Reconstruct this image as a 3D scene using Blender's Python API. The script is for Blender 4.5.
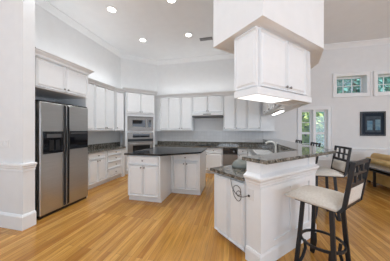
import bpy, bmesh, math, random
from mathutils import Vector, Matrix
random.seed(7)
for o in list(bpy.data.objects):
    bpy.data.objects.remove(o)
SC = bpy.context.scene
COL = SC.collection
R = math.radians
S2 = 2 ** -.5

# ------------------------------------------------------------------ camera
cam_data = bpy.data.cameras.new('camera')
cam_data.sensor_width = 36
cam_data.lens = 36 * 173 / 390
cam = bpy.data.objects.new('camera', cam_data)
COL.objects.link(cam)
cam.location = (0, 0, 1.40)
cam.rotation_euler = (R(90), 0, R(13.1))
SC.camera = cam

# ------------------------------------------------------------------ world, light, exposure
world = bpy.data.worlds.new('world')
SC.world = world
world.use_nodes = True
bg = world.node_tree.nodes['Background']
bg.inputs[0].default_value = (0.79, 0.945, 1.11, 1)
bg.inputs[1].default_value = 0.84


def area(name, loc, rot, sx, sy, power, col=(1, 1, 1)):
    d = bpy.data.lights.new(name, 'AREA')
    d.shape = 'RECTANGLE'
    d.size, d.size_y = sx, sy
    d.energy = power
    d.color = col
    o = bpy.data.objects.new(name, d)
    COL.objects.link(o)
    o.location = loc
    o.rotation_euler = rot
    return o


# daylight from the windows of the rooms behind and beside the camera
area('window_daylight', (-1.5, -3.2, 2.0), (R(90), 0, 0), 6.0, 3.0, 3, (1, 0.99, 0.98))
area('side_window_daylight', (7.0, -0.5, 1.35), (R(90), 0, R(70)), 5.0, 2.3, 112, (0.80, 0.95, 1.16))
# added fill lamp behind the camera, aimed up to brighten the ceiling
area('ceiling_fill', (-0.6, -1.2, 1.5), (R(180 - 22), 0, R(8)), 1.6, 1.6, 48, (0.89, 0.99, 1.13))
# added fill lamps above the wall cabinets, lifting upper walls and ceiling
area('cabinet_top_fill', (-3.52, 3.95, 2.74), (R(180), 0, 0), 0.25, 1.7, 3.6, (0.98, 1, 1.03))
area('cabinet_top_fill', (-1.2, 5.84, 2.74), (R(180), 0, 0), 3.2, 0.25, 5, (0.98, 1, 1.03))
area('cabinet_top_fill', (-3.15, 2.55, 2.72), (R(180), 0, 0), 0.5, 0.9, 2.3, (0.98, 1, 1.03))
area('den_ceiling_fill', (5.2, 0.8, 2.7), (R(180), 0, 0), 1.6, 1.6, 50, (0.90, 0.99, 1.12))  # second added fill lamp, out of view, brightening the den ceiling
sun_data = bpy.data.lights.new('sun', 'SUN')
sun_data.energy = 7
sun_data.angle = R(2)
sun_data.color = (1, 0.97, 0.9)
sun = bpy.data.objects.new('sun', sun_data)
COL.objects.link(sun)
sun.rotation_euler = (R(30), 0, R(-10))
SC.view_settings.view_transform = 'Standard'
SC.view_settings.look = 'None'
SC.view_settings.gamma = 1
SC.view_settings.use_curve_mapping = False
SC.view_settings.exposure = 0.12
SC.cycles.max_bounces = 12
SC.cycles.diffuse_bounces = 6
SC.cycles.use_denoising = True


# ------------------------------------------------------------------ materials
def mat(name, col, rough=0.5, metal=0.0, coat=0.0, emit=None, spec=None):
    m = bpy.data.materials.new(name)
    m.use_nodes = True
    b = m.node_tree.nodes['Principled BSDF']
    b.inputs['Base Color'].default_value = (*col, 1)
    b.inputs['Roughness'].default_value = rough
    b.inputs['Metallic'].default_value = metal
    b.inputs['Coat Weight'].default_value = coat
    if spec is not None:
        b.inputs['Specular IOR Level'].default_value = spec
    if emit:
        b.inputs['Emission Color'].default_value = (*emit[0], 1)
        b.inputs['Emission Strength'].default_value = emit[1]
    return m


def nodes(m):
    return m.node_tree.nodes, m.node_tree.links, m.node_tree.nodes['Principled BSDF']


def noisy(name, c0, c1, scale, rough=0.5, metal=0.0, detail=4, stretch=(1, 1, 1), lo=0.35, hi=0.65, bump=0.0, coat=0.0):
    m = mat(name, c0, rough, metal, coat)
    N, L, b = nodes(m)
    tc = N.new('ShaderNodeTexCoord')
    mp = N.new('ShaderNodeMapping')
    mp.inputs['Scale'].default_value = stretch
    nz = N.new('ShaderNodeTexNoise')
    nz.inputs['Scale'].default_value = scale
    nz.inputs['Detail'].default_value = detail
    cr = N.new('ShaderNodeValToRGB')
    cr.color_ramp.elements[0].position = lo
    cr.color_ramp.elements[1].position = hi
    cr.color_ramp.elements[0].color = (*c0, 1)
    cr.color_ramp.elements[1].color = (*c1, 1)
    L.new(tc.outputs['Object'], mp.inputs['Vector'])
    L.new(mp.outputs['Vector'], nz.inputs['Vector'])
    L.new(nz.outputs['Fac'], cr.inputs['Fac'])
    L.new(cr.outputs['Color'], b.inputs['Base Color'])
    if bump:
        bp = N.new('ShaderNodeBump')
        bp.inputs['Strength'].default_value = bump
        bp.inputs['Distance'].default_value = 0.01
        L.new(nz.outputs['Fac'], bp.inputs['Height'])
        L.new(bp.outputs['Normal'], b.inputs['Normal'])
    return m


def granite(name, cols, scale, rough=0.08):
    m = mat(name, cols[0], rough)
    N, L, b = nodes(m)
    tc = N.new('ShaderNodeTexCoord')
    vo = N.new('ShaderNodeTexVoronoi')
    vo.inputs['Scale'].default_value = scale
    nz = N.new('ShaderNodeTexNoise')
    nz.inputs['Scale'].default_value = scale * 0.35
    nz.inputs['Detail'].default_value = 6
    mx = N.new('ShaderNodeMix')
    mx.inputs['Factor'].default_value = 0.45
    sp = N.new('ShaderNodeSeparateColor')
    cr = N.new('ShaderNodeValToRGB')
    e = cr.color_ramp.elements
    e[0].position, e[1].position = 0.25, 0.75
    e[0].color, e[1].color = (*cols[0], 1), (*cols[-1], 1)
    for k, c in enumerate(cols[1:-1]):
        q = e.new(0.25 + 0.5 * (k + 1) / (len(cols) - 1))
        q.color = (*c, 1)
    L.new(tc.outputs['Object'], vo.inputs['Vector'])
    L.new(tc.outputs['Object'], nz.inputs['Vector'])
    L.new(vo.outputs['Color'], sp.inputs[0])
    L.new(nz.outputs['Fac'], mx.inputs['A'])
    L.new(sp.outputs[0], mx.inputs['B'])
    L.new(mx.outputs['Result'], cr.inputs['Fac'])
    L.new(cr.outputs['Color'], b.inputs['Base Color'])
    return m


def floor_material():
    m = mat('oak_boards', (0.5, 0.28, 0.11), 0.22)
    N, L, b = nodes(m)
    tc = N.new('ShaderNodeTexCoord')
    mp = N.new('ShaderNodeMapping')
    mp.inputs['Rotation'].default_value = (0, 0, R(90))
    br = N.new('ShaderNodeTexBrick')
    br.offset = 0.37
    br.offset_frequency = 2
    br.inputs['Scale'].default_value = 1
    br.inputs['Brick Width'].default_value = 1.25
    br.inputs['Row Height'].default_value = 0.066
    br.inputs['Mortar Size'].default_value = 0.0016
    br.inputs['Mortar Smooth'].default_value = 0.2
    br.inputs['Bias'].default_value = 0.0
    br.inputs['Color1'].default_value = (0, 0, 0, 1)
    br.inputs['Color2'].default_value = (1, 1, 1, 1)
    br.inputs['Mortar'].default_value = (0.5, 0.5, 0.5, 1)
    cr = N.new('ShaderNodeValToRGB')
    e = cr.color_ramp.elements
    e[0].position, e[1].position = 0.0, 1.0
    e[0].color = (0.40, 0.172, 0.033, 1)
    e[1].color = (0.63, 0.335, 0.080, 1)
    q = e.new(0.35)
    q.color = (0.475, 0.228, 0.046, 1)
    q = e.new(0.7)
    q.color = (0.54, 0.27, 0.058, 1)
    g = N.new('ShaderNodeTexNoise')
    g.inputs['Scale'].default_value = 3.0
    g.inputs['Detail'].default_value = 6
    mg = N.new('ShaderNodeMapping')
    mg.inputs['Scale'].default_value = (14, 0.9, 1)
    gr = N.new('ShaderNodeMapRange')
    gr.inputs['From Min'].default_value = 0.3
    gr.inputs['From Max'].default_value = 0.7
    gr.inputs['To Min'].default_value = 0.76
    gr.inputs['To Max'].default_value = 1.18
    mul = N.new('ShaderNodeMix')
    mul.data_type = 'RGBA'
    mul.blend_type = 'MULTIPLY'
    mul.inputs['Factor'].default_value = 1
    mm = N.new('ShaderNodeMix')
    mm.data_type = 'RGBA'
    mm.inputs['B'].default_value = (0.22, 0.11, 0.04, 1)
    L.new(tc.outputs['Object'], mp.inputs['Vector'])
    L.new(mp.outputs['Vector'], br.inputs['Vector'])
    L.new(br.outputs['Color'], cr.inputs['Fac'])
    L.new(tc.outputs['Object'], mg.inputs['Vector'])
    L.new(mg.outputs['Vector'], g.inputs['Vector'])
    L.new(g.outputs['Fac'], gr.inputs['Value'])
    L.new(cr.outputs['Color'], mul.inputs['A'])
    L.new(gr.outputs['Result'], mul.inputs['B'])
    L.new(mul.outputs['Result'], mm.inputs['A'])
    L.new(br.outputs['Fac'], mm.inputs['Factor'])
    L.new(mm.outputs['Result'], b.inputs['Base Color'])
    return m


def tile_material():
    m = mat('pale_tile', (0.72, 0.72, 0.72), 0.25)
    N, L, b = nodes(m)
    tc = N.new('ShaderNodeTexCoord')
    br = N.new('ShaderNodeTexBrick')
    br.offset = 0.0
    br.inputs['Scale'].default_value = 1
    br.inputs['Brick Width'].default_value = 0.11
    br.inputs['Row Height'].default_value = 0.11
    br.inputs['Mortar Size'].default_value = 0.003
    br.inputs['Color1'].default_value = (0.74, 0.74, 0.74, 1)
    br.inputs['Color2'].default_value = (0.69, 0.69, 0.69, 1)
    br.inputs['Mortar'].default_value = (0.62, 0.62, 0.61, 1)
    mp = N.new('ShaderNodeMapping')
    mp.inputs['Rotation'].default_value = (R(90), 0, 0)
    L.new(tc.outputs['Object'], mp.inputs['Vector'])
    L.new(mp.outputs['Vector'], br.inputs['Vector'])
    L.new(br.outputs['Color'], b.inputs['Base Color'])
    return m


WALL = noisy('wall_paint', (0.795, 0.80, 0.80), (0.815, 0.82, 0.82), 6, 0.7)
CEIL = noisy('ceiling_paint', (0.84, 0.85, 0.855), (0.86, 0.87, 0.875), 5, 0.8)
TRIM = noisy('trim_paint', (0.85, 0.86, 0.865), (0.87, 0.88, 0.885), 8, 0.35)
CAB = noisy('cabinet_paint', (0.83, 0.84, 0.845), (0.85, 0.86, 0.865), 9, 0.32)
FLOOR = floor_material()
TILE = tile_material()
GRAN = granite('green_brown_granite', [(0.020, 0.019, 0.017), (0.09, 0.085, 0.068), (0.19, 0.165, 0.13), (0.34, 0.33, 0.30)], 60, 0.045)
BLACKG = granite('black_granite', [(0.006, 0.006, 0.007), (0.010, 0.010, 0.011), (0.03, 0.03, 0.032)], 160, 0.06)
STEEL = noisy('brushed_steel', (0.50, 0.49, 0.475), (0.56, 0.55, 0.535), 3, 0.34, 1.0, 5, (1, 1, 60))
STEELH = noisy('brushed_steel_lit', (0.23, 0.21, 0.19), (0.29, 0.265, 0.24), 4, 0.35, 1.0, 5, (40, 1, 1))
NICKEL = mat('nickel', (0.28, 0.27, 0.26), 0.3, 1.0)
BLACKP = mat('black_plastic', (0.012, 0.012, 0.013), 0.35)
BLACKG.node_tree.nodes['Principled BSDF'].inputs['Specular IOR Level'].default_value = 0.22
GLOSSB = mat('black_glass', (0.006, 0.006, 0.008), 0.05)
IRON = mat('black_iron', (0.012, 0.013, 0.016), 0.42)
CREAM = noisy('cream_fabric', (0.66, 0.61, 0.54), (0.74, 0.70, 0.63), 60, 0.9, bump=0.2)
TAN = noisy('tan_leather', (0.70, 0.44, 0.14), (0.80, 0.53, 0.19), 7, 0.45)
DARKT = mat('dark_table', (0.05, 0.05, 0.055), 0.18)
WHITEC = mat('white_ceramic', (0.85, 0.85, 0.84), 0.12)
BISQ = mat('biscuit_enamel', (0.84, 0.82, 0.76), 0.2)
WHITEP = mat('white_plastic', (0.80, 0.80, 0.79), 0.4)
LAMP = mat('lamp_glow', (1, 1, 1), 0.5, emit=((1, 0.97, 0.92), 12))
PANEL = mat('lens_glow', (0.9, 0.9, 0.9), 0.4, emit=((0.97, 0.99, 1), 1.3))
TUBE = mat('tube_glow', (1, 1, 1), 0.5, emit=((0.95, 0.98, 1), 8))
VENTD = mat('vent_dark', (0.10, 0.10, 0.10), 0.6)
DOVE = mat('grey_stone', (0.20, 0.22, 0.20), 0.25)
GRASS = noisy('lawn', (0.05, 0.12, 0.03), (0.10, 0.20, 0.05), 3, 0.9)
BARK = noisy('bark', (0.10, 0.07, 0.05), (0.18, 0.13, 0.09), 12, 0.9)
LEAVES = [noisy('leaf_a', (0.14, 0.32, 0.12), (0.36, 0.52, 0.24), 2.5, 0.6),
          noisy('leaf_b', (0.10, 0.30, 0.24), (0.26, 0.50, 0.44), 2.5, 0.6),
          noisy('leaf_c', (0.36, 0.44, 0.12), (0.62, 0.62, 0.22), 2.5, 0.6)]
PRINT = None


def glass_material():
    m = bpy.data.materials.new('window_glass')
    m.use_nodes = True
    N, L = m.node_tree.nodes, m.node_tree.links
    N.remove(N['Principled BSDF'])
    out = N['Material Output']
    t = N.new('ShaderNodeBsdfTransparent')
    t.inputs[0].default_value = (0.86, 0.94, 0.98, 1)
    g = N.new('ShaderNodeBsdfGlossy')
    g.inputs['Roughness'].default_value = 0.02
    mx = N.new('ShaderNodeMixShader')
    mx.inputs[0].default_value = 0.06
    L.new(t.outputs[0], mx.inputs[1])
    L.new(g.outputs[0], mx.inputs[2])
    L.new(mx.outputs[0], out.inputs[0])
    return m


GLASS = glass_material()


# ------------------------------------------------------------------ helpers
def W(u, v):
    """peninsula axes (45 degrees to the house) to house X, Y"""
    return ((u + v) * S2, (u - v) * S2)


def box(bm, x0, x1, y0, y1, z0, z1, M=None):
    vs = [Vector(p) for p in ((x0, y0, z0), (x1, y0, z0), (x1, y1, z0), (x0, y1, z0), (x0, y0, z1), (x1, y0, z1), (x1, y1, z1), (x0, y1, z1))]
    if M is not None:
        vs = [M @ p for p in vs]
    b = [bm.verts.new(p) for p in vs]
    for f in ((0, 3, 2, 1), (4, 5, 6, 7), (0, 1, 5, 4), (1, 2, 6, 5), (2, 3, 7, 6), (3, 0, 4, 7)):
        bm.faces.new([b[i] for i in f])
    return bm


def prism(bm, poly, z0, z1):
    a = sum(poly[i][0] * poly[(i + 1) % len(poly)][1] - poly[(i + 1) % len(poly)][0] * poly[i][1] for i in range(len(poly)))
    if a < 0:
        poly = poly[::-1]
    lo = [bm.verts.new((p[0], p[1], z0)) for p in poly]
    hi = [bm.verts.new((p[0], p[1], z1)) for p in poly]
    n = len(poly)
    bm.faces.new(lo[::-1])
    bm.faces.new(hi)
    for i in range(n):
        bm.faces.new((lo[i], lo[(i + 1) % n], hi[(i + 1) % n], hi[i]))
    return bm


def sweep(bm, path, prof):
    """prof: closed list of (outward offset, z); outward is to the right of the path"""
    n = len(path)
    dirs = [(Vector(path[i + 1]) - Vector(path[i])).normalized() for i in range(n - 1)]
    rings = []
    for i in range(n):
        d0 = dirs[max(i - 1, 0)]
        d1 = dirs[min(i, n - 2)]
        n0 = Vector((d0.y, -d0.x))
        n1 = Vector((d1.y, -d1.x))
        m = (n0 + n1).normalized()
        k = 1 / max(m.dot(n0), 0.2)
        rings.append([bm.verts.new((path[i][0] + m.x * k * o, path[i][1] + m.y * k * o, z)) for o, z in prof])
    k = len(prof)
    for i in range(n - 1):
        for j in range(k):
            bm.faces.new((rings[i][j], rings[i][(j + 1) % k], rings[i + 1][(j + 1) % k], rings[i + 1][j]))
    bm.faces.new(rings[0][::-1])
    bm.faces.new(rings[-1])
    bmesh.ops.recalc_face_normals(bm, faces=bm.faces)
    return bm


def tube(bm, pts, r, seg=8, closed=False, r2=None, flat=None):
    """round bar through pts; flat=(a,b) gives half sizes of a flat bar section instead"""
    pts = [Vector(p) for p in pts]
    n = len(pts)
    rings = []
    for i, p in enumerate(pts):
        if closed:
            t = (pts[(i + 1) % n] - pts[i - 1]).normalized()
        else:
            t = (pts[min(i + 1, n - 1)] - pts[max(i - 1, 0)]).normalized()
        up = Vector((0, 0, 1)) if abs(t.z) < 0.9 else Vector((1, 0, 0))
        a = t.cross(up).normalized()
        b = a.cross(t).normalized()
        rr = r if r2 is None else r + (r2 - r) * i / max(n - 1, 1)
        if flat:
            offs = [(-flat[0], -flat[1]), (flat[0], -flat[1]), (flat[0], flat[1]), (-flat[0], flat[1])]
            rings.append([bm.verts.new(p + a * x + b * y) for x, y in offs])
        else:
            rings.append([bm.verts.new(p + a * rr * math.cos(k * 2 * math.pi / seg) + b * rr * math.sin(k * 2 * math.pi / seg)) for k in range(seg)])
    m = len(rings[0])
    for i in range(n if closed else n - 1):
        A, B = rings[i], rings[(i + 1) % n]
        for k in range(m):
            bm.faces.new((A[k], A[(k + 1) % m], B[(k + 1) % m], B[k]))
    if not closed:
        bm.faces.new(rings[0][::-1])
        bm.faces.new(rings[-1])
    bmesh.ops.recalc_face_normals(bm, faces=bm.faces)
    return bm


def lathe(bm, prof, seg=24, M=None):
    rings = []
    for r, z in prof:
        ring = []
        for k in range(seg):
            a = 2 * math.pi * k / seg
            p = Vector((r * math.cos(a), r * math.sin(a), z))
            ring.append(bm.verts.new(M @ p if M is not None else p))
        rings.append(ring)
    for A, B in zip(rings, rings[1:]):
        for k in range(seg):
            bm.faces.new((A[k], A[(k + 1) % seg], B[(k + 1) % seg], B[k]))
    bm.faces.new(rings[0][::-1])
    bm.faces.new(rings[-1])
    bmesh.ops.recalc_face_normals(bm, faces=bm.faces)
    return bm


def obj(name, bm, m, parent=None, smooth=False, bevel=0.0, sub=0, loc=None, rotz=0):
    me = bpy.data.meshes.new(name)
    bm.to_mesh(me)
    bm.free()
    me.materials.append(m)
    if smooth:
        for p in me.polygons:
            p.use_smooth = True
    o = bpy.data.objects.new(name, me)
    COL.objects.link(o)
    if parent:
        o.parent = parent
    if loc:
        o.location = loc
    o.rotation_euler = (0, 0, rotz)
    if bevel:
        b = o.modifiers.new('bevel', 'BEVEL')
        b.width = bevel
        b.segments = 2
        b.limit_method = 'ANGLE'
    if sub:
        s = o.modifiers.new('sub', 'SUBSURF')
        s.levels = s.render_levels = sub
    return o


def NB():
    return bmesh.new()


def tag(o, label, cat, group=None, kind=None):
    o['label'] = label
    o['category'] = cat
    if group:
        o['group'] = group
    if kind:
        o['kind'] = kind
    return o


def thing(name, label, cat, loc=(0, 0, 0), rotz=0, group=None):
    o = bpy.data.objects.new(name, None)
    COL.objects.link(o)
    o.location = loc
    o.rotation_euler = (0, 0, rotz)
    o.empty_display_size = 0.1
    return tag(o, label, cat, group)


def struct(name, bm, m, parent=None, label=None, cat=None):
    o = obj(name, bm, m, parent)
    if not parent:
        o['kind'] = 'structure'
        o['label'] = label or ('plain ' + name.replace('_', ' ') + ' of the room')
        o['category'] = cat or name.split('_')[0]
    return o


def copy_tree(o, parent=None):
    c = o.copy()
    COL.objects.link(c)
    if parent:
        c.parent = parent
    for ch in [x for x in bpy.data.objects if x.parent == o and x != c]:
        copy_tree(ch, c)
    return c


# ------------------------------------------------------------------ the room
XL, YB, ZC = -3.86, 6.17, 4.05      # left wall, back wall, ceiling
struct('floor', box(NB(), -7, 8.5, -3.5, 6.6, -0.12, 0), FLOOR, label='honey oak strip floor running through kitchen and den', cat='floor')
struct('ceiling', box(NB(), -7, 8.5, -3.5, 6.6, ZC, ZC + 0.12), CEIL, label='high flat white ceiling over kitchen and den', cat='ceiling')
struct('wall_left', box(NB(), XL - 0.15, XL, 1.98, 6.6, 0, ZC), WALL, label='white wall behind the refrigerator and its cabinets', cat='wall')
b = NB()
prism(b, [(XL, 5.24), (-2.93, YB), (-2.93, 6.5), (XL, 6.5)], 0, ZC)
struct('wall_corner', b, WALL, label='white diagonal wall behind the oven cabinet', cat='wall')
# near wall end beside the refrigerator
struct('wall_front', box(NB(), -7, -2.92, 1.83, 1.98, 0, ZC), WALL, label='wide pale wall ending beside the refrigerator', cat='wall')

# back wall with openings: window_1 twin window, window_2, window_3 high windows
w1 = (2.05, 2.80, 0.58, 2.05)
w2 = (3.03, 3.805, 2.52, 3.05)
w3 = (4.07, 4.85, 2.52, 3.05)
b = NB()
y0, y1 = YB, YB + 0.24
box(b, -2.93, w1[0], y0, y1, 0, ZC)
box(b, w1[0], w1[1], y0, y1, 0, w1[2])
box(b, w1[0], w1[1], y0, y1, w1[3], ZC)
box(b, w1[1], w2[0], y0, y1, 0, ZC)
box(b, w2[0], w2[1], y0, y1, 0, w2[2])
box(b, w2[0], w2[1], y0, y1, w2[3], ZC)
box(b, w2[1], w3[0], y0, y1, 0, ZC)
box(b, w3[0], w3[1], y0, y1, 0, w3[2])
box(b, w3[0], w3[1], y0, y1, w3[3], ZC)
box(b, w3[1], 8.5, y0, y1, 0, ZC)
struct('wall_back', b, WALL, label='long white back wall with windows', cat='wall')


def casing(name, w, label, sash_cols, sash_rows, glass_y, sill=True, twin=False, cw=0.085):
    x0, x1, z0, z1 = w
    b = NB()
    box(b, x0 - cw, x1 + cw, YB - 0.025, YB - 0.001, z1, z1 + cw)
    box(b, x0 - cw, x0, YB - 0.025, YB - 0.001, z0 - cw, z1)
    box(b, x1, x1 + cw, YB - 0.025, YB - 0.001, z0 - cw, z1)
    box(b, x0, x1, YB - 0.025, YB - 0.001, z0 - cw, z0)
    # back band round the casing
    box(b, x0 - cw - 0.015, x1 + cw + 0.015, YB - 0.04, YB - 0.001, z1 + cw, z1 + cw + 0.02)
    box(b, x0 - cw - 0.015, x0 - cw, YB - 0.04, YB - 0.001, z0 - cw, z1 + cw)
    box(b, x1 + cw, x1 + cw + 0.015, YB - 0.04, YB - 0.001, z0 - cw, z1 + cw)
    box(b, x0 - cw - 0.015, x1 + cw + 0.015, YB - 0.04, YB - 0.001, z0 - cw - 0.02, z0 - cw)
    o = struct(name, b, TRIM, label=label, cat='window')
    b = NB()
    g = NB()
    bays = [(x0, x1)] if not twin else [(x0, (x0 + x1) / 2 - 0.03), ((x0 + x1) / 2 + 0.03, x1)]
    if twin:
        box(b, (x0 + x1) / 2 - 0.0299, (x0 + x1) / 2 + 0.0299, YB - 0.015, glass_y + 0.04, z0, z1)
    f = 0.055 if twin else 0.04
    for a, c in bays:
        box(b, a, a + f, glass_y - 0.02, glass_y + 0.03, z0, z1)
        box(b, c - f, c, glass_y - 0.02, glass_y + 0.03, z0, z1)
        box(b, a + f, c - f, glass_y - 0.02, glass_y + 0.03, z0, z0 + f + 0.01)
        box(b, a + f, c - f, glass_y - 0.02, glass_y + 0.03, z1 - f, z1)
        for k in range(1, sash_cols):
            x = a + f + (c - a - 2 * f) * k / sash_cols
            box(b, x - 0.008, x + 0.008, glass_y - 0.012, glass_y + 0.012, z0 + f, z1 - f)
        for k in range(1, sash_rows):
            z = z0 + f + (z1 - z0 - 2 * f) * k / sash_rows
            hw = 0.035 if twin and 2 * k == sash_rows else 0.008
            box(b, a + f, c - f, glass_y - 0.014, glass_y + 0.014, z - hw, z + hw)
        box(g, a + f, c - f, glass_y - 0.003, glass_y + 0.003, z0 + f, z1 - f)
    obj('sash', b, TRIM, o)
    obj('glass', g, GLASS, o)
    return o


struct('unseen_wall_right', box(NB(), 7.6, 7.75, -3.5, YB, 0, ZC), WALL, label='unseen white den wall far off to the side of the sofa', cat='wall')  # unseen wall put in to block outside light from the right
casing('window_1', w1, 'twin white sash window beyond the raised bar', 1, 4, YB + 0.10, twin=True)
casing('window_2', w2, 'small high white window beside the overhead cabinet, whole in view', 3, 2, YB + 0.19)
casing('window_3', w3, 'small high white window above the framed picture, cut by the picture edge', 3, 2, YB + 0.19)

# peninsula half wall, raised panels, bar
KNEE = [W(1.48, -1.31), W(1.48, -1.14), (1.05, 2.662), (1.05, YB - .002), (0.93, YB - .002), (0.93, 2.783)]
struct('wall_peninsula', prism(NB(), KNEE, 0, 1.07), TRIM, label='white panelled half wall carrying the raised bar', cat='wall')
kpath = KNEE[:4]
b = NB()
sweep(b, kpath, [(0.001, 0), (0.02, 0), (0.02, 0.125), (0.012, 0.15), (0.001, 0.155)])
struct('baseboard_peninsula', b, TRIM, label='white baseboard round the half wall under the bar', cat='baseboard')
b = NB()
sweep(b, kpath, [(0.001, 0.815), (0.014, 0.82), (0.014, 0.845), (0.028, 0.86), (0.028, 0.875), (0.05, 0.905), (0.05, 0.925), (0.02, 0.94), (0.001, 0.955)])
struct('trim_1', b, TRIM, label='stepped white moulding round the half wall under the bar', cat='trim')
b = NB()
MP = Matrix.Rotation(R(45), 4, 'Z')   # local x -> u, local y -> -v
for ua, ub in ((1.48, 1.70), (2.46, 2.62)):
    box(b, ua, ub, 1.126, 1.1395, 0.156, 0.814, Matrix.Rotation(R(45), 4, 'Z') @ Matrix.Diagonal((1, 1, 1, 1)))
    box(b, ua, ub, 1.126, 1.1395, 0.956, 1.069, MP)
for za, zb in ((0.156, 0.22), (0.75, 0.814)):
    box(b, 1.70, 2.46, 1.126, 1.1395, za, zb, MP)
for ua in (2.02,):
    box(b, ua, ua + 0.07, 1.126, 1.1395, 0.22, 0.75, MP)
for ya, yb in ((2.67, 2.80), (3.75, 3.88), (4.9, 5.03)):
    box(b, 1.0505, 1.064, ya, yb, 0.156, 0.814)
struct('trim_2', b, TRIM, label='flat white stiles and rails panelling the half wall', cat='trim')
b = NB()
prism(b, [W(1.455, -1.36), W(1.455, -1.04), W(3.05, -1.04), (1.42, YB - .003), (0.90, YB - .003), (0.90, 0.90 + 1.36 / S2)], 1.071, 1.111)
tag(obj('countertop', b, GRAN, bevel=0.008), 'speckled grey granite top of the raised bar with stools round it', 'countertop')

# soffit above the hanging cabinets
b = NB()
prism(b, [W(1.46, -1.87), W(1.46, -1.09), W(2.78, -1.09), (1.36, 3.3), (1.36, YB), (0.75, YB), (0.75, 3.3), W(2.2, -1.87)], 2.531, ZC - 0.001)
struct('soffit', b, WALL, label='white dropped soffit above the hanging cabinets', cat='soffit')

# crown mouldings along the ceiling, chair rails, baseboards
crown = [(0.001, ZC - 0.14), (0.015, ZC - 0.14), (0.03, ZC - 0.11), (0.08, ZC - 0.045), (0.10, ZC - 0.03), (0.10, ZC - 0.001), (0.001, ZC - 0.001)]
b = NB()
sweep(b, [(XL, 1.99), (XL, 5.24), (-2.93, YB), (0.74, YB)], crown)
struct('trim_3', b, TRIM, label='white crown moulding along the kitchen ceiling', cat='trim')
b = NB()
sweep(b, [(1.37, YB), (8.4, YB)], crown)
struct('trim_4', b, TRIM, label='white crown moulding along the den ceiling', cat='trim')
rail = [(0.001, 0.815), (0.012, 0.82), (0.012, 0.85), (0.025, 0.865), (0.025, 0.885), (0.045, 0.90), (0.045, 0.925), (0.001, 0.935)]
skirt = [(0.001, 0), (0.028, 0), (0.028, 0.18), (0.012, 0.205), (0.001, 0.21)]
np_ = [(-6.9, 1.83), (-2.92, 1.83), (-2.92, 1.979)]
struct('trim_5', sweep(NB(), np_, rail), TRIM, label='white chair rail on the wall beside the refrigerator', cat='trim')
struct('baseboard_front', sweep(NB(), np_, skirt), TRIM, label='tall white baseboard on the wall beside the refrigerator', cat='baseboard')
b = NB()
sweep(b, [(2.90, YB), (8.4, YB)], [(o * 0.8, z - 0.06) for o, z in rail])
struct('trim_6', b, TRIM, label='white chair rail on the den wall above the sofa', cat='trim')
b = NB()
sweep(b, [(1.52, YB), (8.4, YB)], [(o * 0.8, z * 0.8) for o, z in skirt])
struct('baseboard_back', b, TRIM, label='white baseboard along the den wall', cat='baseboard')
b = NB()
box(b, -2.93 + .02, 0.92, YB - 0.012, YB - 0.001, 1.0, 1.384)
struct('trim_7', b, TILE, label='pale tile backsplash under the back wall cabinets', cat='backsplash')
b = NB()
box(b, XL + 0.001, XL + 0.012, 3.03, 5.2, 1.02, 1.384)
struct('trim_8', b, TILE, label='pale tile backsplash under the left wall cabinets', cat='backsplash')


# ------------------------------------------------------------------ cabinets
def panel_front(w, h, t=0.02, fr=0.058, raised=True):
    """a raised panel front: x 0..w, z 0..h, face at y=0 looking to -y"""
    bm = NB()
    box(bm, 0, w, 0, t + 0.014, 0, h)
    bm.faces.ensure_lookup_table()
    face = [f for f in bm.faces if all(abs(v.co.y) < 1e-6 for v in f.verts)][0]
    fr = min(fr, w * 0.24, h * 0.26)
    bmesh.ops.inset_region(bm, faces=[face], thickness=fr, depth=0)
    bmesh.ops.inset_region(bm, faces=[face], thickness=0.014, depth=-0.028)
    if raised:
        bmesh.ops.inset_region(bm, faces=[face], thickness=0.012, depth=0)
        bmesh.ops.inset_region(bm, faces=[face], thickness=min(0.038, w * 0.12, h * 0.14), depth=0.025)
    bmesh.ops.recalc_face_normals(bm, faces=bm.faces)
    return bm


def knob(parent, x, z):
    M = Matrix.Translation((x, 0, z)) @ Matrix.Rotation(R(90), 4, 'X')
    bm = lathe(NB(), [(0.006, 0.0), (0.006, 0.012), (0.015, 0.016), (0.017, 0.023), (0.013, 0.03), (0.004, 0.033)], 10, M)
    return obj('knob', bm, NICKEL, parent, smooth=True)


CROWN = [(0.0, -0.10), (0.012, -0.10), (0.018, -0.07), (0.05, -0.035), (0.055, -0.02), (0.075, -0.018), (0.078, 0.0), (0.0, 0.0)]


def cabinet(name, label, loc, rotz, w, d, z0, z1, fronts, toe=0.0, crown=None, ends='', group=None, cat='cabinet', body_top=None, frame_top=0.0):
    """carcass x 0..w, y 0..d (front at 0), fronts = [(kind, x0, x1, z0, z1, knobx, knobz)]"""
    t = thing(name, label, cat, (loc[0], loc[1], 0), rotz, group)
    g = 0.0008
    top = body_top or z1
    bm = box(NB(), g, w - g, 0.035, d, z0 + toe, top)
    if toe:
        box(bm, g, w - g, 0.075, d, z0, z0 + toe)
    if body_top:                               # face frame that stands above a low carcass
        box(bm, g, w - g, 0.035, 0.05, body_top, z1)
    obj('carcass', bm, CAB, t)
    for f in fronts:
        kind, xa, xb, za, zb = f[:5]
        pf = obj(kind, panel_front(xb - xa - 0.009, zb - za - 0.009, raised=(zb - za) > 0.2), CAB, t, loc=(xa + 0.0045, 0, za + 0.0045))
        for k in f[5:]:
            knob(pf, k[0] - xa - 0.0045, k[1] - za - 0.0045)
    if crown is not None:
        path = [(0, 0.02), (w, 0.02)]
        if 'L' in ends:
            path = [(0, d - 0.12)] + path
        if 'R' in ends:
            path = path + [(w, d - 0.12)]
        obj('crown', sweep(NB(), path, [(o, crown + z) for o, z in CROWN]), TRIM, t)
    return t


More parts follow.
